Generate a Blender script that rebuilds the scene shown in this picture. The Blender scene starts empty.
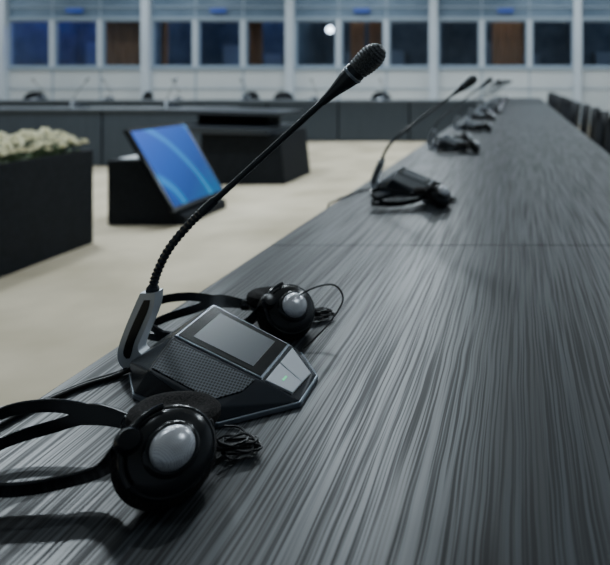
import bpy, bmesh, math, random
from mathutils import Vector, Matrix, Quaternion
random.seed(7)
S = bpy.context.scene
C = S.collection
T = 0.75   # table top height

# ------------------------------------------------------------------ materials
def mat(name, col=(.5,.5,.5), rough=.5, metal=0.0, spec=.5, emit=None, estr=0, alpha=None, coat=0):
    m = bpy.data.materials.new(name); m.use_nodes = True
    b = m.node_tree.nodes['Principled BSDF']
    b.inputs['Base Color'].default_value = (*col, 1)
    b.inputs['Roughness'].default_value = rough
    b.inputs['Metallic'].default_value = metal
    b.inputs['Specular IOR Level'].default_value = spec
    b.inputs['Coat Weight'].default_value = coat
    if emit:
        b.inputs['Emission Color'].default_value = (*emit, 1)
        b.inputs['Emission Strength'].default_value = estr
    return m
def N(m, t, **kw):
    n = m.node_tree.nodes.new(t)
    for k, v in kw.items():
        setattr(n, k, v)
    return n
def L(m, a, b): m.node_tree.links.new(a, b)
def ramp(m, stops):
    r = N(m, 'ShaderNodeValToRGB')
    e = r.color_ramp.elements
    e[0].position, e[0].color = stops[0][0], (*stops[0][1], 1)
    e[1].position, e[1].color = stops[-1][0], (*stops[-1][1], 1)
    for p, c in stops[1:-1]:
        x = e.new(p); x.color = (*c, 1)
    return r
def noisy(m, c1, c2, scale=20, bump=0.0, dist=.002, detail=4, vecscale=(1,1,1)):
    b = m.node_tree.nodes['Principled BSDF']
    tc = N(m, 'ShaderNodeTexCoord'); mp = N(m, 'ShaderNodeMapping')
    mp.inputs['Scale'].default_value = vecscale
    L(m, tc.outputs['Object'], mp.inputs['Vector'])
    n = N(m, 'ShaderNodeTexNoise'); n.inputs['Scale'].default_value = scale; n.inputs['Detail'].default_value = detail
    L(m, mp.outputs[0], n.inputs['Vector'])
    r = ramp(m, [(.3, c1), (.7, c2)]); L(m, n.outputs['Fac'], r.inputs[0]); L(m, r.outputs[0], b.inputs['Base Color'])
    if bump:
        bp = N(m, 'ShaderNodeBump'); bp.inputs['Strength'].default_value = bump; bp.inputs['Distance'].default_value = dist
        L(m, n.outputs['Fac'], bp.inputs['Height']); L(m, bp.outputs[0], b.inputs['Normal'])
    return m

# striped grey wood
def wood_mat():
    m = mat('grey_wood', rough=.4, spec=.42)
    b = m.node_tree.nodes['Principled BSDF']
    g = N(m, 'ShaderNodeNewGeometry')
    warp = N(m, 'ShaderNodeMapping'); warp.inputs['Scale'].default_value = (8, 2.2, 1)
    L(m, g.outputs['Position'], warp.inputs['Vector'])
    wn = N(m, 'ShaderNodeTexNoise'); wn.inputs['Scale'].default_value = 2.0; wn.inputs['Detail'].default_value = 2
    L(m, warp.outputs[0], wn.inputs['Vector'])
    sub = N(m, 'ShaderNodeVectorMath', operation='SUBTRACT'); sub.inputs[1].default_value = (.5,.5,.5)
    L(m, wn.outputs['Color'], sub.inputs[0])
    mul = N(m, 'ShaderNodeVectorMath', operation='MULTIPLY'); mul.inputs[1].default_value = (.009, 0, 0)
    L(m, sub.outputs[0], mul.inputs[0])
    add = N(m, 'ShaderNodeVectorMath', operation='ADD')
    L(m, g.outputs['Position'], add.inputs[0]); L(m, mul.outputs[0], add.inputs[1])
    mp = N(m, 'ShaderNodeMapping'); mp.inputs['Scale'].default_value = (400, 3.2, 1)
    L(m, add.outputs[0], mp.inputs['Vector'])
    n1 = N(m, 'ShaderNodeTexNoise'); n1.inputs['Scale'].default_value = 1.0; n1.inputs['Detail'].default_value = 1.2; n1.inputs['Roughness'].default_value=.5
    L(m, mp.outputs[0], n1.inputs['Vector'])
    r1 = ramp(m, [(.36, (.006,.007,.009)), (.46, (.015,.018,.022)), (.53, (.030,.036,.043)), (.68, (.048,.057,.067))])
    L(m, n1.outputs['Fac'], r1.inputs[0])
    mp2 = N(m, 'ShaderNodeMapping'); mp2.inputs['Scale'].default_value = (60, .8, 1)
    L(m, add.outputs[0], mp2.inputs['Vector'])
    n2 = N(m, 'ShaderNodeTexNoise'); n2.inputs['Scale'].default_value = 1.0; n2.inputs['Detail'].default_value = 3
    L(m, mp2.outputs[0], n2.inputs['Vector'])
    r2 = ramp(m, [(.32, (.72,.70,.68)), (.68, (1.15,1.15,1.15))])
    L(m, n2.outputs['Fac'], r2.inputs[0])
    mx = N(m, 'ShaderNodeMix', data_type='RGBA', blend_type='MULTIPLY'); mx.inputs[0].default_value = 1
    L(m, r1.outputs[0], mx.inputs[6]); L(m, r2.outputs[0], mx.inputs[7])
    L(m, mx.outputs[2], b.inputs['Base Color'])
    rr = ramp(m, [(.40, (.48,.48,.48)), (.56, (.34,.34,.34))]); L(m, n1.outputs['Fac'], rr.inputs[0]); L(m, rr.outputs[0], b.inputs['Roughness'])
    rs = ramp(m, [(.40, (.22,.22,.22)), (.56, (.48,.48,.48))]); L(m, n1.outputs['Fac'], rs.inputs[0]); L(m, rs.outputs[0], b.inputs['Specular IOR Level'])
    return m
M_wood = wood_mat()
M_dark = noisy(mat('dark_panel', rough=.7, spec=.15), (.006,.008,.011), (.011,.014,.019), 30)
M_slab = noisy(mat('dark_slab', rough=.3, spec=.4), (.030,.036,.044), (.042,.049,.058), 30)
M_panel = noisy(mat('grey_table_panel', rough=.5, spec=.3), (.030,.039,.050), (.050,.063,.078), 3, vecscale=(40,40,1))
M_ttop = noisy(mat('far_table_top', rough=.4), (.05,.06,.07), (.09,.105,.12), 3, vecscale=(2,30,1))
M_plastic = noisy(mat('black_plastic', rough=.20), (.007,.009,.012), (.011,.013,.017), 300, .05, .0003)
M_stem = mat('dark_grey_stem', (.030,.036,.045), .26, .3, .6)
M_plastic2 = mat('charcoal_body', (.015,.021,.031), .26, 0, .5)
M_gloss = mat('black_glass', (.006,.008,.012), .14, 0, .5)
M_silver = mat('brushed_silver', (.74,.78,.85), .3, .3)
M_steel = mat('grey_metal', (.30,.35,.42), .24, .6)
M_bracket = mat('silver_grey_paint', (.70,.75,.82), .28, .4)
M_rubber = mat('cable_rubber', (.008,.009,.012), .4)
M_foam = noisy(mat('ear_foam', rough=.95, spec=.2), (.006,.006,.007), (.036,.033,.032), 500, .8, .0015, 2)
M_disp = mat('display_grey', (.035,.046,.060), .3, 0, .3, (.30,.36,.42), .05)
M_green = mat('green_icon', (.1,.6,.3), .4, 0, .5, (.2,1,.5), .6)
M_carpet = noisy(mat('beige_carpet', rough=.95, spec=.1), (.41,.355,.255), (.66,.58,.44), 1.6, .3, .004, 10)
M_white = noisy(mat('white_booth_panel', rough=.5), (.48,.54,.61), (.56,.62,.69), .8)
M_cream = noisy(mat('cream_wall_panel', rough=.5), (.50,.54,.57), (.59,.62,.64), .8)
M_frame = mat('booth_frame_grey', (.27,.34,.42), .45)
M_fascia = noisy(mat('booth_fascia', rough=.5), (.07,.12,.18), (.14,.20,.27), 1.4)
M_wall = noisy(mat('room_wall', rough=.8), (.30,.33,.37), (.35,.38,.43), 2)
M_ceil = mat('ceiling_paint', (.40,.43,.47), .9)
M_booth_in = noisy(mat('booth_interior', rough=.8), (.025,.055,.09), (.13,.18,.24), 1.8)
M_curtain = noisy(mat('brown_curtain', rough=.9), (.20,.085,.035), (.48,.23,.10), 4, vecscale=(10,1,.3))
M_booth_item = mat('booth_furniture', (.22,.27,.34), .5)
M_petal = noisy(mat('cream_petal', rough=.7), (.78,.74,.50), (.90,.88,.72), 30)
M_leaf = noisy(mat('green_leaf', rough=.6), (.03,.06,.02), (.08,.13,.05), 30)
M_paper = noisy(mat('white_paper', rough=.7), (.7,.72,.74), (.78,.8,.82), 10)
M_chair = noisy(mat('chair_black', rough=.6, spec=.3), (.008,.010,.014), (.015,.018,.023), 40)
M_chrome = mat('chair_metal', (.3,.32,.36), .25, 1)
M_bluesign = mat('blue_sign', (.02,.05,.2), .4, 0, .5, (.05,.15,.8), .22)
M_lamp = mat('lamp_glow', (1,1,1), .4, 0, .5, (.9,.95,1), 12)

def perf(name, base, hole, scale, rough, metal, thr):
    m = mat(name, base, rough, metal)
    b = m.node_tree.nodes['Principled BSDF']
    tc = N(m, 'ShaderNodeTexCoord')
    v = N(m, 'ShaderNodeTexVoronoi', voronoi_dimensions='2D'); v.inputs['Scale'].default_value = scale; v.inputs['Randomness'].default_value = 0
    L(m, tc.outputs['Object'], v.inputs['Vector'])
    r = ramp(m, [(thr, hole), (thr+.1, base)]); L(m, v.outputs['Distance'], r.inputs[0]); L(m, r.outputs[0], b.inputs['Base Color'])
    bp = N(m, 'ShaderNodeBump'); bp.inputs['Strength'].default_value = .6; bp.inputs['Distance'].default_value = .0008
    L(m, r.outputs[0], bp.inputs['Height']); L(m, bp.outputs[0], b.inputs['Normal'])
    return m
M_speaker = perf('perforated_speaker', (.11,.13,.155), (.002,.002,.003), 310, .42, .2, .34)
M_cap = perf('perforated_silver', (.84,.86,.92), (.50,.52,.58), 800, .24, .5, .22)

def screen_mat():
    m = mat('blue_presentation', (.004,.01,.03), .4, 0, .15)
    b = m.node_tree.nodes['Principled BSDF']
    tc = N(m, 'ShaderNodeTexCoord')
    sp = N(m, 'ShaderNodeSeparateXYZ'); L(m, tc.outputs['Object'], sp.inputs[0])
    ad = N(m, 'ShaderNodeMath', operation='ADD'); L(m, sp.outputs['Z'], ad.inputs[0])
    ys_ = N(m, 'ShaderNodeMath', operation='MULTIPLY'); ys_.inputs[1].default_value = -.45; L(m, sp.outputs['Y'], ys_.inputs[0]); L(m, ys_.outputs[0], ad.inputs[1])
    mr = N(m, 'ShaderNodeMapRange'); mr.inputs[1].default_value = -.42; mr.inputs[2].default_value = .42
    L(m, ad.outputs[0], mr.inputs[0])
    r = ramp(m, [(0, (.001,.10,.26)), (.3, (.001,.05,.27)), (.6, (.003,.075,.42)), (1, (.025,.11,.60))]); L(m, mr.outputs[0], r.inputs[0])
    wv = N(m, 'ShaderNodeTexWave', wave_type='RINGS', rings_direction='SPHERICAL'); wv.inputs['Scale'].default_value = .9; wv.inputs['Distortion'].default_value = 1.4
    mp = N(m, 'ShaderNodeMapping'); mp.inputs['Location'].default_value = (.2,.55,.5); L(m, tc.outputs['Object'], mp.inputs[0]); L(m, mp.outputs[0], wv.inputs[0])
    rw = ramp(m, [(.90, (0,0,0)), (1, (.008,.16,.22))]); L(m, wv.outputs['Fac'], rw.inputs[0])
    mx = N(m, 'ShaderNodeMix', data_type='RGBA', blend_type='ADD'); mx.inputs[0].default_value = 1
    L(m, r.outputs[0], mx.inputs[6]); L(m, rw.outputs[0], mx.inputs[7])
    L(m, mx.outputs[2], b.inputs['Emission Color'])
    b.inputs['Emission Strength'].default_value = 1.15
    return m
M_screen = screen_mat()
def glass_mat():
    m = bpy.data.materials.new('booth_glass'); m.use_nodes = True
    nt = m.node_tree; nt.nodes.clear()
    o = nt.nodes.new('ShaderNodeOutputMaterial'); t = nt.nodes.new('ShaderNodeBsdfTransparent'); g = nt.nodes.new('ShaderNodeBsdfGlossy'); x = nt.nodes.new('ShaderNodeMixShader')
    t.inputs[0].default_value = (.80,.86,.92,1); g.inputs['Roughness'].default_value = .05; x.inputs[0].default_value = .08
    nt.links.new(t.outputs[0], x.inputs[1]); nt.links.new(g.outputs[0], x.inputs[2]); nt.links.new(x.outputs[0], o.inputs[0])
    return m
M_glass = glass_mat()

# ------------------------------------------------------------------ mesh helpers
def fin(name, bm, m, smooth=False, parent=None, origin=None):
    me = bpy.data.meshes.new(name)
    bmesh.ops.recalc_face_normals(bm, faces=bm.faces)
    if origin is not None:
        bmesh.ops.translate(bm, verts=bm.verts, vec=-Vector(origin))
    bm.to_mesh(me); bm.free()
    me.materials.append(m)
    if smooth:
        for p in me.polygons: p.use_smooth = True
        try: me.set_sharp_from_angle(angle=math.radians(38))
        except Exception: pass
    o = bpy.data.objects.new(name, me); C.objects.link(o)
    if origin is not None: o.location = origin
    if parent: put(o, parent)
    return o
def wloc(o):
    v = o.location.copy(); p = o.parent
    while p: v = v + p.location; p = p.parent
    return v
def put(o, parent):
    # build-time parents are never rotated or scaled
    o.location = o.location - wloc(parent); o.parent = parent
def empty(name, loc, label, cat, group=None):
    e = bpy.data.objects.new(name, None); e.location = loc; e.empty_display_size = .05; C.objects.link(e)
    e['label'] = label; e['category'] = cat
    if group: e['group'] = group
    return e
def box(bm, x0, x1, y0, y1, z0, z1, bev=0.0):
    r = bmesh.ops.create_cube(bm, size=1)
    for v in r['verts']:
        v.co = Vector((x0+(v.co.x+.5)*(x1-x0), y0+(v.co.y+.5)*(y1-y0), z0+(v.co.z+.5)*(z1-z0)))
    if bev:
        es = list({e for v in r['verts'] for e in v.link_edges})
        bmesh.ops.bevel(bm, geom=es, offset=bev, segments=2, affect='EDGES', profile=.5)
def boxo(name, dims, m, parent=None, bev=0.0, origin=None):
    bm = bmesh.new(); box(bm, *dims, bev=bev)
    if origin is None: origin = ((dims[0]+dims[1])/2, (dims[2]+dims[3])/2, dims[4])
    return fin(name, bm, m, parent=parent, origin=origin)
def struct(name, dims, m, label=None, cat=None):
    o = boxo(name, dims, m); o['kind'] = 'structure'
    o['label'] = label or name.replace('_', ' '); o['category'] = cat or name.split('_')[0]
    return o
def catmull(pts, n=8):
    P = [Vector(p) for p in pts]
    P = [2*P[0]-P[1]] + P + [2*P[-1]-P[-2]]
    out = []
    for i in range(1, len(P)-2):
        for k in range(n):
            t = k/n
            a, b, c, d = P[i-1], P[i], P[i+1], P[i+2]
            out.append(.5*((2*b)+(-a+c)*t+(2*a-5*b+4*c-d)*t*t+(-a+3*b-3*c+d)*t**3))
    out.append(P[-2]); return out
def tube(bm, path, rad, seg=10):
    n = len(path); path = [Vector(p) for p in path]
    tan = [(path[min(i+1, n-1)]-path[max(i-1, 0)]).normalized() for i in range(n)]
    u = tan[0].orthogonal().normalized(); rings = []
    for i in range(n):
        if i: 
            u = (tan[i-1].rotation_difference(tan[i]) @ u); u = (u - tan[i]*u.dot(tan[i])).normalized()
        w = tan[i].cross(u); r = rad(i/(n-1)) if callable(rad) else rad
        rings.append([bm.verts.new(path[i]+r*(math.cos(a)*u+math.sin(a)*w)) for a in [2*math.pi*k/seg for k in range(seg)]])
    for i in range(n-1):
        for k in range(seg):
            bm.faces.new((rings[i][k], rings[i][(k+1)%seg], rings[i+1][(k+1)%seg], rings[i+1][k]))
    bm.faces.new(rings[0][::-1]); bm.faces.new(rings[-1])
def ribbon(bm, path, up, w, t):
    """rect section; up = function(s)->width direction, w(s) width, t thickness"""
    n = len(path); path = [Vector(p) for p in path]; rings = []
    for i in range(n):
        tn = (path[min(i+1, n-1)]-path[max(i-1, 0)]).normalized()
        s = i/(n-1); U = Vector(up(s)); U = (U-tn*U.dot(tn)).normalized(); V = tn.cross(U)
        W = w(s)/2; H = t/2; c = min(W, H)*.5
        pr = [(-W, -H+c), (-W+c, -H), (W-c, -H), (W, -H+c), (W, H-c), (W-c, H), (-W+c, H), (-W, H-c)]
        rings.append([bm.verts.new(path[i]+a*U+b*V) for a, b in pr])
    for i in range(n-1):
        for k in range(8):
            bm.faces.new((rings[i][k], rings[i][(k+1) % 8], rings[i+1][(k+1) % 8], rings[i+1][k]))
    bm.faces.new(rings[0][::-1]); bm.faces.new(rings[-1])
def lathe(bm, prof, c, n, seg=40):
    c = Vector(c); n = Vector(n).normalized(); u = n.orthogonal().normalized(); w = n.cross(u); rings = []
    for r, t in prof:
        if r < 1e-6: rings.append([bm.verts.new(c+n*t)])
        else: rings.append([bm.verts.new(c+n*t+r*(math.cos(2*math.pi*k/seg)*u+math.sin(2*math.pi*k/seg)*w)) for k in range(seg)])
    for a, b in zip(rings, rings[1:]):
        for k in range(seg):
            k2 = (k+1) % seg
            if len(a) == 1 and len(b) == 1: continue
            if len(a) == 1: bm.faces.new((a[0], b[k], b[k2]))
            elif len(b) == 1: bm.faces.new((a[k], a[k2], b[0]))
            else: bm.faces.new((a[k], a[k2], b[k2], b[k]))
def hull(bm, pts):
    vs = [bm.verts.new(p) for p in pts]
    r = bmesh.ops.convex_hull(bm, input=vs)
    bmesh.ops.delete(bm, geom=[g for g in set(r['geom_interior']) | set(r['geom_unused']) if isinstance(g, bmesh.types.BMVert)], context='VERTS')
    bmesh.ops.dissolve_limit(bm, angle_limit=math.radians(4), verts=bm.verts, edges=bm.edges)
def panel(bm, pts, lo, hi, bev=0.0):
    P = [Vector(p) for p in pts]; c = sum(P, Vector())/len(P); n = Vector()
    for i in range(len(P)): n += (P[i]-c).cross(P[(i+1) % len(P)]-c)
    n.normalize()
    if n.z < 0: n = -n
    P = [p-n*(p-c).dot(n) for p in P]
    a = [bm.verts.new(p+n*lo) for p in P]; b = [bm.verts.new(p+n*hi) for p in P]
    bm.faces.new(a); top = bm.faces.new(b)
    for i in range(len(P)):
        j = (i+1) % len(P); bm.faces.new((a[i], a[j], b[j], b[i]))
    if bev: bmesh.ops.bevel(bm, geom=list(top.edges), offset=bev, segments=2, affect='EDGES', profile=.5)
def copy_tree(o, loc, rotz=0, parent=None):
    n = o.copy(); C.objects.link(n)
    if parent is None:
        n.location = loc; n.rotation_euler = (0, 0, rotz)
    else:
        n.parent = parent
    for ch in list(o.children): copy_tree(ch, None, 0, n)
    return n

# ------------------------------------------------------------------ room
X0, X1, Y0, Y1, H = -17.0, 5.4, -3.0, 18.6, 4.3
WY = 16.0
struct('floor', (X0, X1, Y0, Y1, -.1, 0), M_carpet, 'beige short-pile carpet floor')
struct('ceiling', (X0, X1, Y0, Y1, H, H+.1), M_ceil, 'plain grey painted ceiling')
struct('wall_left', (X0-.1, X0, Y0, Y1, 0, H), M_wall, 'plain grey painted wall')
struct('wall_right', (X1, X1+.1, Y0, Y1, 0, H), M_wall, 'plain grey painted wall')
struct('wall_rear', (X0, X1, Y0-.1, Y0, 0, H), M_wall, 'plain grey painted wall')
struct('wall_booth_interior', (X0, X1, Y1, Y1+.1, 0, H), M_booth_in, 'dark blue rear wall inside the booths')
struct('wall_front', (X0, X1, WY, WY+.12, 0, 1.42), M_cream, 'pale panelled wall below the booth windows')
struct('wall_fascia', (X0, X1, WY, WY+.12, 2.72, H), M_fascia, 'blue-grey fascia above the booth windows')
tn = 0
def trim(dims, m, label):
    global tn
    tn += 1; return struct('trim_%d' % tn, dims, m, label, 'trim')
trim((X0, X1, WY-.06, WY, 1.40, 1.47), M_frame, 'grey sill under the booth windows')
trim((X0, X1, WY-.06, WY, 2.69, 2.76), M_frame, 'grey head rail over the booth windows')
trim((X0, X1, WY-.05, WY, 3.0, 3.04), M_frame, 'thin light rail on the fascia')
trim((X0, X1, WY-.03, WY, .9, .92), M_frame, 'thin joint line on the white wall')
per = 3.69; cols = [-13.26-3.69, -13.26, -9.57, -5.88, -2.19, 1.50, 5.19]
wn = 0
for ci, cx in enumerate(cols):
    trim((cx-.10, cx+.10, WY-.16, WY, 0, H), M_white, 'white full-height pilaster between booths')
    trim((cx-.05, cx+.05, WY+.12, Y1, 0, H), M_booth_in, 'partition wall between interpreter booths')
    if ci == len(cols)-1: break
    for k in range(3):
        a = cx+k*1.23; b = a+1.23
        if k: trim((a-.05, a+.05, WY-.05, WY+.10, 1.47, 2.69), M_white, 'white mullion between booth windows')
        if k: trim((a-.018, a+.018, WY-.012, WY, 0, 1.40), M_frame, 'vertical joint between white wall panels')
        if k: trim((a-.018, a+.018, WY-.012, WY, 2.76, H), M_frame, 'vertical joint on the fascia')
        wn += 1
        l = a+(.10 if k == 0 else .05); r = b-(.10 if k == 2 else .05)
        bm = bmesh.new(); f = .045
        box(bm, l, l+f, WY-.02, WY+.08, 1.47, 2.69); box(bm, r-f, r, WY-.02, WY+.08, 1.47, 2.69)
        box(bm, l+f, r-f, WY-.02, WY+.08, 1.47, 1.47+f); box(bm, l+f, r-f, WY-.02, WY+.08, 2.69-f, 2.69)
        w = fin('window_%d' % wn, bm, M_frame, origin=((l+r)/2, WY, 1.47)); w['kind'] = 'structure'; w['label'] = 'booth window with grey frame and dark interior'; w['category'] = 'window'
        bm = bmesh.new(); box(bm, l+f, r-f, WY+.03, WY+.04, 1.47+f, 2.69-f)
        fin('glass', bm, M_glass, parent=w, origin=((l+r)/2, WY+.035, 1.5))
    sx = cx+per/2
    e = boxo('booth_sign', (sx-.2, sx+.2, WY-.12, WY-.055, 2.87, 2.97), M_bluesign, bev=.01)
    e['label'] = 'small blue illuminated sign above a booth window'; e['category'] = 'sign'; e['group'] = 'booth signs'
def curtain(xa, xb, m, name='curtain', label='brown pleated curtain inside a booth'):
    bm = bmesh.new(); n = 40; prev = None
    for i in range(n+1):
        x = xa+(xb-xa)*i/n; y = WY+.55+.04*math.sin(i*1.3)
        v = (bm.verts.new((x, y, 1.0)), bm.verts.new((x, y, 3.1)))
        if prev: bm.faces.new((prev[0], v[0], v[1], prev[1]))
        prev = v
    o = fin(name, bm, m, True, origin=((xa+xb)/2, WY+.55, 1.0)); o['label'] = label; o['category'] = 'curtain'; o['group'] = 'booth curtains'
def cx_(u): return (u-519)*16.55/620   # survey of curtain positions, metres
for a, b in [(12, 24), (105, 140), (249, 262), (350, 364), (369, 384), (492, 524), (160, 167)]:
    curtain(cx_(a), cx_(b), M_curtain)
for (x, z) in [(-5.0, 2.47)]:
    bm = bmesh.new(); bmesh.ops.create_uvsphere(bm, u_segments=20, v_segments=12, radius=.09, matrix=Matrix.Translation((x, WY+.4, z)))
    o = fin('booth_lamp', bm, M_lamp, True, origin=(x, WY+.4, z)); o['label'] = 'small glowing white round lamp inside a booth'; o['category'] = 'lamp'
    bm = bmesh.new(); tube(bm, [(x, WY+.4, z+.09), (x, WY+.4, H)], .012); fin('lamp_cord', bm, M_rubber, parent=o, origin=(x, WY+.4, H))
rb = random.Random(21)
for cx in cols[1:-1]:
    for k in range(2):
        x = cx+.5+k*1.5+rb.uniform(0,.5); hh = rb.uniform(1.9, 2.4)
        o = boxo('booth_locker', (x, x+rb.uniform(.4,.7), 18.15, 18.55, 0, hh), M_booth_item, bev=.01); o['label'] = 'grey locker standing inside a booth'; o['category'] = 'cabinet'; o['group'] = 'booth lockers'

# ------------------------------------------------------------------ main table run
def table(name, y0, y1, xa=-.545, xb=.445, label='', group='conference tables in the long row'):
    e = empty(name, ((xa+xb)/2, (y0+y1)/2, 0), label, 'table', group)
    g = .0012
    boxo('tabletop', (xa, xb, y0+g, y1-g, T-.03, T), M_wood, e, .0015)
    boxo('front_panel', (xa+.05, xa+.07, y0+.05, y1-.05, .12, T-.03), M_panel, e)
    for x in (xa+.09, xb-.09):
        for y in (y0+.12, y1-.12):
            boxo('leg', (x-.02, x+.02, y-.02, y+.02, 0, T-.03), M_steel, e)
    return e
ys = [-1.22, 1.36, 3.94, 6.52, 9.10, 11.3, 13.1]
for a, b in zip(ys, ys[1:]):
    table('conference_table', a, b, label='long conference table with streaky dark grey wood top')

# ------------------------------------------------------------------ conference unit
M_micmesh = noisy(mat('mic_grille', rough=.4, metal=.3), (.006,.008,.010), (.12,.135,.155), 700, .6, .001, 2)
def build_unit():
    U = empty('conference_unit', (-.37, .745, T), 'charcoal unit with grey touch screen and long gooseneck microphone', 'microphone', 'discussion units on the long table')
    def q(x, y, z): return Vector((x, y, z+T))
    T1, T2, T3 = q(-.401,.670,.047), q(-.400,.7145,.065), q(-.398,.806,.070)
    T4, T5, T6 = q(-.285,.776,.029), q(-.287,.692,.025), q(-.315,.652,.017)
    F1, F2 = q(-.247,.738,.011), q(-.252,.690,.011)
    base = [q(-.468,.746,0), q(-.436,.702,0), q(-.313,.643,0), q(-.242,.685,0), q(-.243,.746,0), q(-.285,.81,0), q(-.39,.85,0), q(-.468,.82,0)]
    bm = bmesh.new(); hull(bm, [T1,T2,T3,T4,T5,T6,F1,F2] + [b+Vector((0,0,.006)) for b in base] + [base[0]+Vector((0,0,.022)), base[7]+Vector((0,0,.022))])
    bmesh.ops.bevel(bm, geom=list(bm.edges), offset=.0014, segments=2, affect='EDGES', profile=.5)
    fin('body', bm, M_plastic2, parent=U, origin=(-.37,.745,T))
    c = sum(base, Vector())/8
    bm = bmesh.new(); P = [c+(p-c)*1.014 for p in base]
    hull(bm, P+[p+Vector((0,0,.0060)) for p in P])
    bmesh.ops.bevel(bm, geom=list(bm.edges), offset=.0012, segments=2, affect='EDGES', profile=.5)
    fin('base_plate', bm, M_steel, parent=U, origin=(c.x, c.y, T))
    def quad(A, B, Cc, D, s0, s1, t0, t1):
        f = lambda s, t: (A*(1-t)+B*t)*(1-s)+(D*(1-t)+Cc*t)*s
        return [f(s0,t0), f(s0,t1), f(s1,t1), f(s1,t0)]
    bm = bmesh.new(); panel(bm, quad(T2,T3,T4,T5,.015,.985,.035,.985), -.004, .0013, .0005)
    fin('screen_bezel', bm, M_steel, parent=U, origin=(T2+T4)/2)
    bm = bmesh.new(); panel(bm, quad(T2,T3,T4,T5,.035,.965,.06,.96), -.003, .0019, .0005)
    ts = fin('touch_screen', bm, M_gloss, parent=U, origin=(T2+T4)/2)
    bm = bmesh.new(); panel(bm, quad(T2,T3,T4,T5,.16,.84,.16,.86), 0, .0023)
    d = fin('display', bm, M_disp, parent=ts, origin=(T2+T4)/2); d['label'] = 'blank grey lit display'
    f = lambda s, t: (T1*(1-t)+T2*t)*(1-s)+(T6*(1-t)+T5*t)*s
    pts = [f(.03,.08), f(.03,.93), f(.95,.94), f(.985,.55), f(.86,.05)]
    bm = bmesh.new(); panel(bm, pts, -.003, .0014, .0005)
    fin('speaker_grille', bm, M_speaker, parent=U, origin=(T1+T5)/2)
    for i, (t0, t1) in enumerate(((.03,.50), (.52,.97))):
        bm = bmesh.new(); panel(bm, quad(T5,T4,F1,F2,.08,.97,t0,t1), -.003, .0016, .0006)
        b = fin('button', bm, M_silver, parent=U, origin=(T5+F1)/2)
        if i == 0:
            bm = bmesh.new(); panel(bm, quad(T5,T4,F1,F2,.47,.53,.20,.34), 0, .0021)
            fin('indicator', bm, M_green, parent=b, origin=(T5+F1)/2)
    Y = .772
    def pr(pts, y0, y1, name, m, parent, bev):
        bm = bmesh.new()
        a = [bm.verts.new((x, y0, z+T)) for x, z in pts]; b = [bm.verts.new((x, y1, z+T)) for x, z in pts]
        bm.faces.new(a); bm.faces.new(b[::-1])
        for i in range(len(pts)):
            j = (i+1) % len(pts); bm.faces.new((a[i], a[j], b[j], b[i]))
        return fin(name, bm, m, parent=parent, origin=(-.48, Y, T))
    left = catmull([(-.4670,.0985,0),(-.4760,.078,0),(-.4860,.054,0),(-.4935,.032,0),(-.4945,.017,0),(-.4890,.007,0),(-.478,.003,0)], 5)
    right = catmull([(-.455,.004,0),(-.455,.020,0),(-.4640,.0225,0),(-.4695,.029,0),(-.4670,.040,0),(-.4570,.063,0),(-.4500,.083,0),(-.4485,.0985,0)], 4)
    o1 = [(p.x, p.y) for p in left] + [(p.x, p.y) for p in right]
    arm = pr(o1, Y-.008, Y+.010, 'mic_arm', M_bracket, U, 0); arm['label'] = 'silver-grey curved metal bracket'
    il = catmull([(-.4620,.090,0),(-.4705,.072,0),(-.4800,.050,0),(-.4865,.031,0),(-.4870,.023,0),(-.4840,.018,0)], 5)
    ir = catmull([(-.4795,.0185,0),(-.4770,.026,0),(-.4740,.038,0),(-.4645,.060,0),(-.4570,.078,0),(-.4545,.090,0)], 5)
    pr([(p.x, p.y) for p in il]+[(p.x, p.y) for p in ir], Y-.0086, Y-.0075, 'arm_inlay', M_plastic, arm, 0)
    g = catmull([(-.4575,Y,.094+T),(-.4515,Y,.119+T),(-.4365,Y,.150+T),(-.4120,Y,.180+T),(-.3884,Y,.2025+T)], 11)
    s0, s1 = Vector((-.3884,Y,.2025+T)), Vector((-.2380,Y,.3400+T)); dr = (s1-s0).normalized()
    bm = bmesh.new(); tube(bm, [s0-dr*.004, s0, s0+dr*.05, s1], .0040, 16)
    lathe(bm, [(.0,-.006),(.0060,-.006),(.0060,.012),(.0050,.015),(0,.015)], s0, dr, 20)
    stem = fin('microphone_stem', bm, M_stem, True, U, origin=s0)
    bm = bmesh.new(); n = len(g); tube(bm, g, lambda s: .0057 if int(round(s*(n-1))) % 2 else .0044, 16)
    lathe(bm, [(0,-.004),(.0074,-.004),(.0074,.008),(.0060,.011),(0,.011)], g[0], g[1]-g[0], 20)
    fin('gooseneck', bm, M_stem, True, stem, origin=g[0])
    bm = bmesh.new(); lathe(bm, [(0,-.010),(.0050,-.010),(.0056,0),(.0078,.014),(.0112,.030),(.0130,.040),(.0130,.047),(.012,.051),(0,.051)], s1, dr, 28)
    fin('mic_collar', bm, M_stem, True, stem, origin=s1)
    bm = bmesh.new(); lathe(bm, [(0,.0395),(.0132,.0395),(.0138,.0405),(.0138,.0425),(.0132,.0435),(0,.0435)], s1, dr, 28)
    fin('mic_ring', bm, M_steel, True, stem, origin=s1)
    pf = [(0, .050)]
    for i in range(21):
        t = i/20; r = .0124+.0024*math.sin(min(1, t/.5)*math.pi/2) if t < .5 else .0148*math.sqrt(max(0, 1-((t-.5)/.51)**2))+.0001
        pf.append((r+(.0012 if i % 2 else 0), .050+.043*t))
    pf.append((0, .0935))
    bm = bmesh.new(); lathe(bm, pf, s1, dr, 32)
    fin('mic_head', bm, M_micmesh, True, stem, origin=s1)
    return U
U1 = build_unit()
U1['label'] = 'charcoal unit with grey touch screen, gooseneck microphone, beside two headphones'
SP = 1.29
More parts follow.
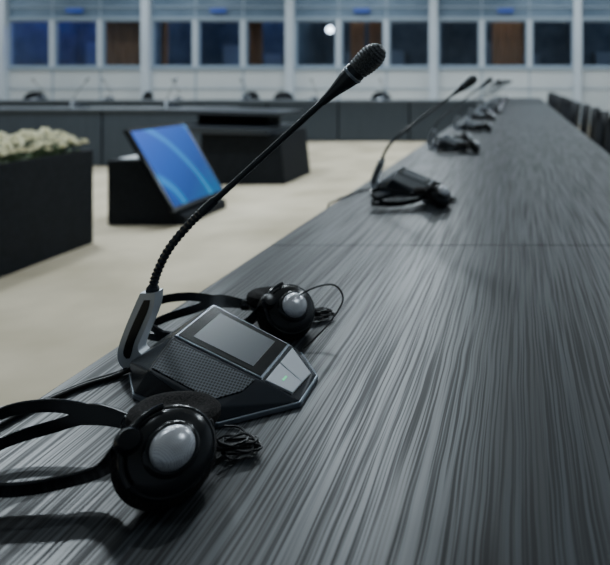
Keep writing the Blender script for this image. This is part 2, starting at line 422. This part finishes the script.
def lean(unit, deg):
    piv = Vector((-.4575+.37, .772-.745, .094))
    for ch in unit.children:
        if ch.name.startswith('microphone_stem'):
            R = Matrix.Rotation(math.radians(deg), 3, 'Y')
            ch.location = piv + R @ (ch.location - piv); ch.rotation_euler = (0, math.radians(deg), 0)
for i in range(1, 10):
    n = copy_tree(U1, (U1.location.x, U1.location.y+SP*i, T), math.radians(random.uniform(-4, 4)))
    lean(n, random.uniform(5, 8))
    n['label'] = 'charcoal discussion unit with gooseneck microphone further along the table'
for k, off in enumerate((0, .010)):
    pts = [(-.474,.778-off,.006),(-.490,.757-off,.0035),(-.510,.735-off,.0035),(-.527,.700-off,.0035),(-.538,.660-off*1.5,.0035),(-.547,.60-off*2,.0035),(-.556,.57-off*2,-.01),(-.560,.55-off*2,-.10),(-.562,.54-off*2,-.40)]
    bm = bmesh.new(); tube(bm, catmull([(x, y, z+T) for x, y, z in pts], 8), .0028, 10)
    o = fin('network_cable', bm, M_rubber, True, origin=(-.47,.77,T)); o['label'] = 'black network cable running from the unit over the table edge'; o['category'] = 'cable'; o['group'] = 'unit cables'
pts = [(-.474,2.07,.006),(-.495,2.05,.0035),(-.520,2.00,.0035),(-.535,1.92,.004),(-.549,1.84,.0035),(-.557,1.80,-.02),(-.560,1.78,-.2)]
bm = bmesh.new(); tube(bm, catmull([(x, y, z+T) for x, y, z in pts], 8), .003, 8)
o = fin('network_cable', bm, M_rubber, True, origin=(-.47,2.07,T)); o['label'] = 'black network cable running from the unit over the table edge'; o['category'] = 'cable'; o['group'] = 'unit cables'

# ------------------------------------------------------------------ headphones
def build_hp():
    O = Vector((-.38,.585,T))
    E = empty('headphones', O, 'black headphones with foam pads and silver perforated caps', 'headphones', 'headphones on the long table')
    def q(x, y, z): return Vector((x, y, z+T))
    cups = [(q(-.304,.538,.038), Vector((.52,-.55,.56)).normalized()), (q(-.336,.602,.025), Vector((-.10,-.12,-.98)).normalized())]
    for ci, (c, n) in enumerate(cups):
        bm = bmesh.new(); lathe(bm, [(0,-.002),(.034,-.002),(.0365,-.0005),(.0370,.0035),(.0357,.0050),(.0340,.0052),(.0330,.0062),(.028,.0095),(.0225,.0115),(.0205,.0150),(.0190,.0158),(0,.0158)], c, n, 52)
        cup = fin('ear_cup', bm, M_plastic, True, E, origin=c)
        bm = bmesh.new(); lathe(bm, [(0,.014),(.0176,.014),(.0176,.0165),(.0162,.0200),(.0122,.0228),(.0065,.0244),(.003,.0249),(0,.0250)], c, n, 36)
        cap = fin('cap', bm, M_cap, True, cup, origin=c); cap['label'] = 'silver perforated round cap'
        # foam pad: rounded cushion with a shallow dip
        bm = bmesh.new(); lathe(bm, [(0,-.014),(.012,-.0145),(.021,-.018),(.029,-.0205),(.0355,-.0195),(.0405,-.0150),(.0412,-.009),(.0385,-.0045),(.033,-.001),(0,-.001)], c, n, 44)
        fin('ear_pad', bm, M_foam, True, E, origin=c)
    bm = bmesh.new()
    c, n = cups[0]; side = Vector((-1,0,.05)); side = (side-n*side.dot(n)).normalized()
    h0 = c+side*.035+n*.008
    lathe(bm, [(0,-.008),(.008,-.007),(.0105,-.002),(.0105,.003),(.008,.007),(0,.008)], h0, n, 24)
    fin('hinge', bm, M_plastic, True, E, origin=h0)
    bm = bmesh.new(); ax = side; ay = n.cross(side).normalized()
    yk = [c+n*.0075+.0372*(math.cos(a)*ax+math.sin(a)*ay) for a in [math.radians(-58+116*k/16) for k in range(17)]]
    tube(bm, yk, .0022, 8); fin('yoke', bm, M_plastic, True, E, origin=c)
    c2, n2 = cups[1]; s2 = Vector((-1,.05,0)); s2 = (s2-n2*s2.dot(n2)).normalized()
    h1 = c2+s2*.040+n2*.002
    bm = bmesh.new(); lathe(bm, [(0,-.008),(.008,-.007),(.0105,-.002),(.0105,.003),(.008,.007),(0,.008)], h1, n2, 24)
    fin('hinge', bm, M_plastic, True, E, origin=h1)
    pts = [h0, q(-.358,.533,.026), q(-.393,.525,.019), (q(-.428,.520,.017)), q(-.462,.522,.019), q(-.490,.540,.023), q(-.497,.565,.027), q(-.484,.592,.029), q(-.450,.606,.031), q(-.415,.610,.032), h1]
    path = catmull(pts, 8)
    bm = bmesh.new()
    up = lambda s: (0, -.75+1.15*s, .75)
    np_ = len(path)
    def gap(s):
        return .0145*max(0, math.sin(math.pi*min(1, max(0, (s-.40)/.46))))**.55 if s > .40 else 0
    lift = lambda g: Vector((0, 0, g*.75))
    P1 = [p+Vector(up(i/(np_-1))).normalized()*gap(i/(np_-1))+lift(gap(i/(np_-1))*.3) for i, p in enumerate(path)]
    P2 = [p-Vector(up(i/(np_-1))).normalized()*gap(i/(np_-1))+lift(gap(i/(np_-1))*.3) for i, p in enumerate(path)]
    w = lambda s: (.0190 if s < .9 else .0190-.07*(s-.9)) - .0070*min(1, gap(s)/.006)
    ribbon(bm, P1, up, w, .0030); ribbon(bm, P2, up, w, .0028)
    hb = fin('headband', bm, M_plastic, True, E, origin=q(-.49,.56,0)); hb['label'] = 'split black plastic headband'
    r = random.Random(3); pts = [cups[1][0]+Vector((.036,-.006,.0)), q(-.290,.585,.040), q(-.282,.583,.02)]
    cx, cy = -.272, .600
    for i in range(8):
        a = .022+r.uniform(-.008,.006); b = .010+r.uniform(-.004,.005); rot = r.uniform(-.5,.6)
        for k in range(6):
            th = 2*math.pi*k/6+.3
            x, y = a*math.cos(th), b*math.sin(th)
            pts.append(q(cx+r.uniform(-.005,.005)+x*math.cos(rot)-y*math.sin(rot), cy+r.uniform(-.005,.005)+x*math.sin(rot)+y*math.cos(rot), .003+.0013*i+.002*r.random()))
    pts += [q(-.275,.622,.008), q(-.290,.640,.003), q(-.305,.642,.003)]
    bm = bmesh.new(); tube(bm, catmull(pts, 5), .0012, 7)
    fin('cable', bm, M_rubber, True, E, origin=q(cx, cy, 0))
    return E
H1 = build_hp(); H1['label'] = 'black headphones on their side, silver cap up, beside a unit'
h = copy_tree(H1, (-.406,.905,T), math.radians(10)); h['label'] = 'black headphones with silver cap resting behind the unit'
bm = bmesh.new()
pts = [(-.318,.870,.045),(-.306,.872,.060),(-.284,.88,.069),(-.262,.885,.068),(-.250,.88,.049),(-.262,.86,.026),(-.276,.84,.012),(-.288,.826,.003)]
tube(bm, catmull([(x, y, z+T) for x, y, z in pts], 8), .0013, 7)
o = fin('audio_cable', bm, M_rubber, True, origin=(-.285,.86,T)); o['label'] = 'thin black audio cable looping from the headphones'; o['category'] = 'cable'
rr = random.Random(5)
for i in range(1, 10):
    y = .545+SP*i
    dx, rt = (.020, 12) if i == 1 else (rr.uniform(0,.03), rr.uniform(5,35))
    n = copy_tree(H1, (-.33+dx, y-(.03 if i == 1 else 0), T), math.radians(rt)); n['label'] = 'black headphones lying beside a unit further along the table'
    if i > 0 and i % 2 == 0:
        n = copy_tree(H1, (-.39+rr.uniform(-.02,.02), y+.385, T), math.radians(rr.uniform(0, 25))); n['label'] = 'black headphones lying beside a unit further along the table'

# ------------------------------------------------------------------ chairs
def chair(loc):
    E = empty('conference_chair', loc, 'black upholstered conference chair pushed up to the table', 'chair', 'black chairs along the table')
    x, y = loc[0], loc[1]
    bm = bmesh.new(); box(bm, x-.24, x+.22, y-.22, y+.22, .43, .49, .02)
    fin('seat', bm, M_chair, True, E, origin=(x, y, .43))
    bm = bmesh.new(); n = 16; rows = []; m_ = 12
    for j in range(m_+1):
        t = j/m_; z = .50+.385*t; w = .215*math.sqrt(max(.12, 1-max(0, (t-.45)/.56)**2.6))
        rows.append([(x+.20+.03*t-.045*(abs(i/n*2-1))**2, y+w*(i/n*2-1), z) for i in range(n+1)])
    fr = [[bm.verts.new(p) for p in r] for r in rows]
    bk = [[bm.verts.new((p[0]+.03, p[1], p[2])) for p in r] for r in rows]
    for j in range(m_):
        for i in range(n):
            bm.faces.new((fr[j][i], fr[j][i+1], fr[j+1][i+1], fr[j+1][i])); bm.faces.new((bk[j][i], bk[j+1][i], bk[j+1][i+1], bk[j][i+1]))
    for i in range(n):
        bm.faces.new((fr[0][i], bk[0][i], bk[0][i+1], fr[0][i+1])); bm.faces.new((fr[m_][i], fr[m_][i+1], bk[m_][i+1], bk[m_][i]))
    for j in range(m_):
        bm.faces.new((fr[j][0], fr[j+1][0], bk[j+1][0], bk[j][0])); bm.faces.new((fr[j][n], bk[j][n], bk[j+1][n], fr[j+1][n]))
    fin('backrest', bm, M_chair, True, E, origin=(x+.22, y, .5))
    for sy in (-.2, .2):
        for sx in (-.2, .2):
            bm = bmesh.new(); tube(bm, [(x+sx, y+sy, .435), (x+sx*1.12, y+sy*1.08, 0)], .011, 10)
            fin('leg', bm, M_chrome, True, E, origin=(x+sx, y+sy, 0))
    return E
c0 = chair((.41, 3.95, 0))
for i in range(1, 14):
    copy_tree(c0, (.41+random.uniform(-.015,.02), 3.95+.66*i, 0), math.radians(random.uniform(-8, 8)))
for x in (-2.9, -4.9, -5.8, -8.1, -10.2):
    n = copy_tree(c0, (x, 12.9+random.uniform(-.05,.3), -0.0), math.radians(90+random.uniform(-45, 45)))
    n['label'] = 'black upholstered chair behind the far panelled tables'; n['group'] = 'black chairs behind the far tables'

# ------------------------------------------------------------------ far tables
def far_table(x0, x1, y0, y1, label, group):
    e = empty('panel_table', ((x0+x1)/2, (y0+y1)/2, 0), label, 'table', group)
    boxo('tabletop', (x0, x1, y0, y1, T-.03, T), M_ttop, e, .003)
    boxo('front_panel', (x0+.01, x1-.01, y0+.03, y0+.05, .02, T-.03), M_panel, e)
    for x in (x0+.02, x1-.05): boxo('side_panel', (x, x+.03, y0+.06, y1-.05, 0, T-.03), M_dark, e)
far_table(-2.0, -.62, 11.3, 12.1, 'grey panelled conference table closing the far side', 'far conference tables')
for i in range(7):
    far_table(-2.0-1.3*(i+1), -2.0-1.3*i-.01, 11.3, 12.1, 'grey panelled conference table closing the far side', 'far conference tables')
for i in range(4):
    far_table(-3.95-1.45*(i+1), -3.95-1.45*i-.01, 8.0, 8.8, 'dark grey panelled table in the side block', 'side conference tables')
for i in range(6):
    n = copy_tree(U1, (-2.6-1.3*i, 11.75, T), math.radians(-90+random.uniform(-6, 6))); n['label'] = 'discussion unit with gooseneck microphone on the far table'; n['group'] = 'discussion units on far tables'
for i in range(4):
    n = copy_tree(U1, (-4.7-1.25*i, 8.4, T), math.radians(90+random.uniform(-6, 6))); n['label'] = 'discussion unit with gooseneck microphone on the side table'; n['group'] = 'discussion units on side tables'

# ------------------------------------------------------------------ tilted monitor
def wedge(name, prof, y0, y1, m, parent, bev=.004):
    bm = bmesh.new()
    a = [bm.verts.new((x, y0, z)) for x, z in prof]; b = [bm.verts.new((x, y1, z)) for x, z in prof]
    bm.faces.new(a); bm.faces.new(b[::-1])
    for i in range(len(prof)):
        j = (i+1) % len(prof); bm.faces.new((a[i], a[j], b[j], b[i]))
    if bev: bmesh.ops.bevel(bm, geom=list(bm.edges), offset=bev, segments=2, affect='EDGES')
    return fin(name, bm, m, parent=parent, origin=(prof[0][0], (y0+y1)/2, prof[0][1]))
e = empty('side_cabinet', (-3.15, 7.0, 0), 'low black stepped cabinet with overhanging top and open slot', 'cabinet')
wedge('cabinet_top', [(-3.92,.755),(-2.62,.725),(-2.62,.765),(-3.92,.80)], 6.75, 7.5, M_slab, e, .005)
boxo('upper_body', (-3.65, -2.85, 7.05, 7.4, .60, .735), M_dark, e)
wedge('shelf', [(-3.80,.565),(-2.66,.54),(-2.66,.60),(-3.80,.63)], 6.54, 7.48, M_slab, e, .005)
wedge('body', [(-3.40,0),(-2.50,0),(-2.56,.55),(-3.40,.555)], 6.62, 7.45, M_dark, e, .01)

e = empty('floor_monitor', (-2.95, 5.09, 0), 'blue lit monitor tilted back on a black stand', 'monitor')
wedge('stand', [(-3.16,0),(-2.56,0),(-2.56,.07),(-2.66,.10),(-2.91,.50),(-3.16,.50)], 4.76, 5.42, M_dark, e)
case = wedge('monitor_case', [(-2.63,.11),(-2.60,.12),(-2.965,.748),(-2.995,.735)], 4.68, 5.50, M_plastic, e)
dv = Vector((-2.965+2.60, 0, .748-.12)); b0 = Vector((-2.60, 0, .12))
A = b0+dv*.05+Vector((0,4.715,0)); B = b0+dv*.05+Vector((0,5.465,0)); Cc = b0+dv*.96+Vector((0,5.465,0)); D = b0+dv*.96+Vector((0,4.715,0))
bm = bmesh.new(); panel(bm, [A, B, Cc, D], -.001, .003)
o = fin('screen', bm, M_screen, parent=case, origin=(A+Cc)/2); o['label'] = 'glowing blue presentation screen'
p = boxo('paper_sheet', (-3.14,-2.97,4.86,5.30,.50,.503), M_paper); p['label'] = 'white paper lying on the black monitor stand'; p['category'] = 'paper'

# ------------------------------------------------------------------ planter with flowers
e = empty('planter_box', (-3.17, 3.2, 0), 'long black rectangular planter box', 'planter')
bm = bmesh.new()
box(bm, -3.42,-2.92, 2.2,2.23, 0,.64); box(bm, -3.42,-2.92, 4.22,4.25, 0,.64); box(bm, -3.42,-3.39, 2.23,4.22, 0,.64); box(bm, -2.95,-2.92, 2.23,4.22, 0,.64)
bmesh.ops.remove_doubles(bm, verts=bm.verts, dist=.0001)
fin('planter_body', bm, M_dark, parent=e, origin=(-3.17,3.2,0))
boxo('soil', (-3.39,-2.95,2.23,4.22,.50,.60), M_leaf, e)
bm = bmesh.new(); r = random.Random(11)
for i in range(900):
    p = Vector((r.uniform(-3.37,-2.97), r.uniform(2.3,4.2), r.uniform(.60,.68))); d = Vector((r.uniform(-1,1), r.uniform(-1,1), r.uniform(.2,1.2))).normalized(); s = d.orthogonal().normalized()
    a = [bm.verts.new(p), bm.verts.new(p+d*.03+s*.012), bm.verts.new(p+d*.06), bm.verts.new(p+d*.03-s*.012)]; bm.faces.new(a)
o = fin('foliage', bm, M_leaf, origin=(-3.17,3.2,.6)); o['kind'] = 'stuff'; o['label'] = 'green leaves filling the planter'; o['category'] = 'foliage'
def rose():
    bm = bmesh.new()
    for layer, (n, R, tilt) in enumerate([(3,.018,.15),(5,.030,.45),(6,.042,.85)]):
        for k in range(n):
            a0 = 2*math.pi*k/n+layer*.5; rows = []
            for j in range(4):
                t = j/3; row = []
                for i in range(4):
                    s = (i/3-.5)*2; wdt = (2*math.pi/n)*.75*(math.sin(math.pi*min(1, t*.8+.2)))**.5
                    rad = R*(.35+math.sin(t*1.4)*.75*(1 if layer else .6)); zz = .05*t*(1-tilt*.55)-.01*s*s*t
                    an = a0+s*wdt*.6; row.append(bm.verts.new((rad*math.cos(an), rad*math.sin(an), zz)))
                rows.append(row)
            for j in range(3):
                for i in range(3): bm.faces.new((rows[j][i], rows[j][i+1], rows[j+1][i+1], rows[j+1][i]))
    bmesh.ops.create_icosphere(bm, subdivisions=1, radius=.014, matrix=Matrix.Translation((0,0,.03)))
    f = fin('white_flower', bm, M_petal, True)
    bm = bmesh.new(); tube(bm, [(0,0,-.12),(0,0,.004)], .003, 6)
    fin('stem', bm, M_leaf, parent=f)
    f['label'] = 'cream-white rose bloom in the black planter'; f['category'] = 'flower'; f['group'] = 'white flowers in the planter'
    return f
f0 = rose(); first = True
for iy in range(20):
    for ix in range(9):
        loc = (-3.37+ix*.051+r.uniform(-.012,.012), 3.1+iy*.058+r.uniform(-.012,.012), .695+.045*math.sin(ix/8*math.pi)+r.uniform(-.025,.035))
        f = f0 if first else copy_tree(f0, loc)
        first = False
        f.location = loc; f.rotation_euler = (r.uniform(-.5,.5), r.uniform(-.2,.7), r.uniform(0,6)); sc = r.uniform(.58,.85); f.scale = (sc,sc,sc)

# ------------------------------------------------------------------ lights
def area(x, y, sx, sy, p, col=(.82,.93,1), z=H-.05, shape='RECTANGLE'):
    l = bpy.data.lights.new('ceiling_or_key_light', 'AREA'); l.shape = shape; l.size = sx; l.size_y = sy; l.energy = p; l.color = col
    o = bpy.data.objects.new('ceiling_or_key_light', l); o.location = (x, y, z); C.objects.link(o); return o
for y, p in ((1.5, 20), (6.5, 95), (11.0, 105)):
    for x in (-11.5, -6.0, -1.6, 2.6):
        area(x, y, .7, .7, p*(1.25 if x == -1.6 and y > 5 else 1))
area(-4.0, 5.2, .5, .5, 125, shape='DISK')
area(-1.4, 3.2, .25, .25, 28, shape='DISK')  # added key lamp for highlights on the unit's glossy parts
for x in (-14, -9, -4, 1): area(x, 14.2, 2.4, .5, 64)
for i, c in enumerate(cols[:-1]):
    x = c+per/2
    l = bpy.data.lights.new('booth_fill', 'POINT'); l.energy = 14 if i == 1 else 34; l.color = (.85,.9,1); l.shadow_soft_size = .2  # added fill without a fixture, brightens the curtains and booth interiors
    o = bpy.data.objects.new('booth_fill', l); o.location = (x, 16.3, 3.3); C.objects.link(o)
for x, z, en in ((-11.7, 3.6, 80), (-7.2, 3.6, 22)):
    l = bpy.data.lights.new('blue_booth_light', 'POINT'); l.energy = en; l.color = (.10,.18,1); l.shadow_soft_size = .3
    o = bpy.data.objects.new('blue_booth_light', l); o.location = (x, 17.4, z); C.objects.link(o)
w = bpy.data.worlds.new('world'); S.world = w; w.use_nodes = True
w.node_tree.nodes['Background'].inputs[0].default_value = (.02,.03,.05,1)

# ------------------------------------------------------------------ camera
cam = bpy.data.cameras.new('camera'); co = bpy.data.objects.new('camera', cam); C.objects.link(co)
co.location = (0, 0, 1.11); co.rotation_euler = (math.radians(90), 0, 0)
cam.sensor_width = 36; cam.lens = 36*620/610; cam.shift_x = -.3508; cam.shift_y = -.3303
cam.clip_start = .02
cam.dof.use_dof = True; cam.dof.focus_distance = .68; cam.dof.aperture_fstop = 5.2
S.camera = co
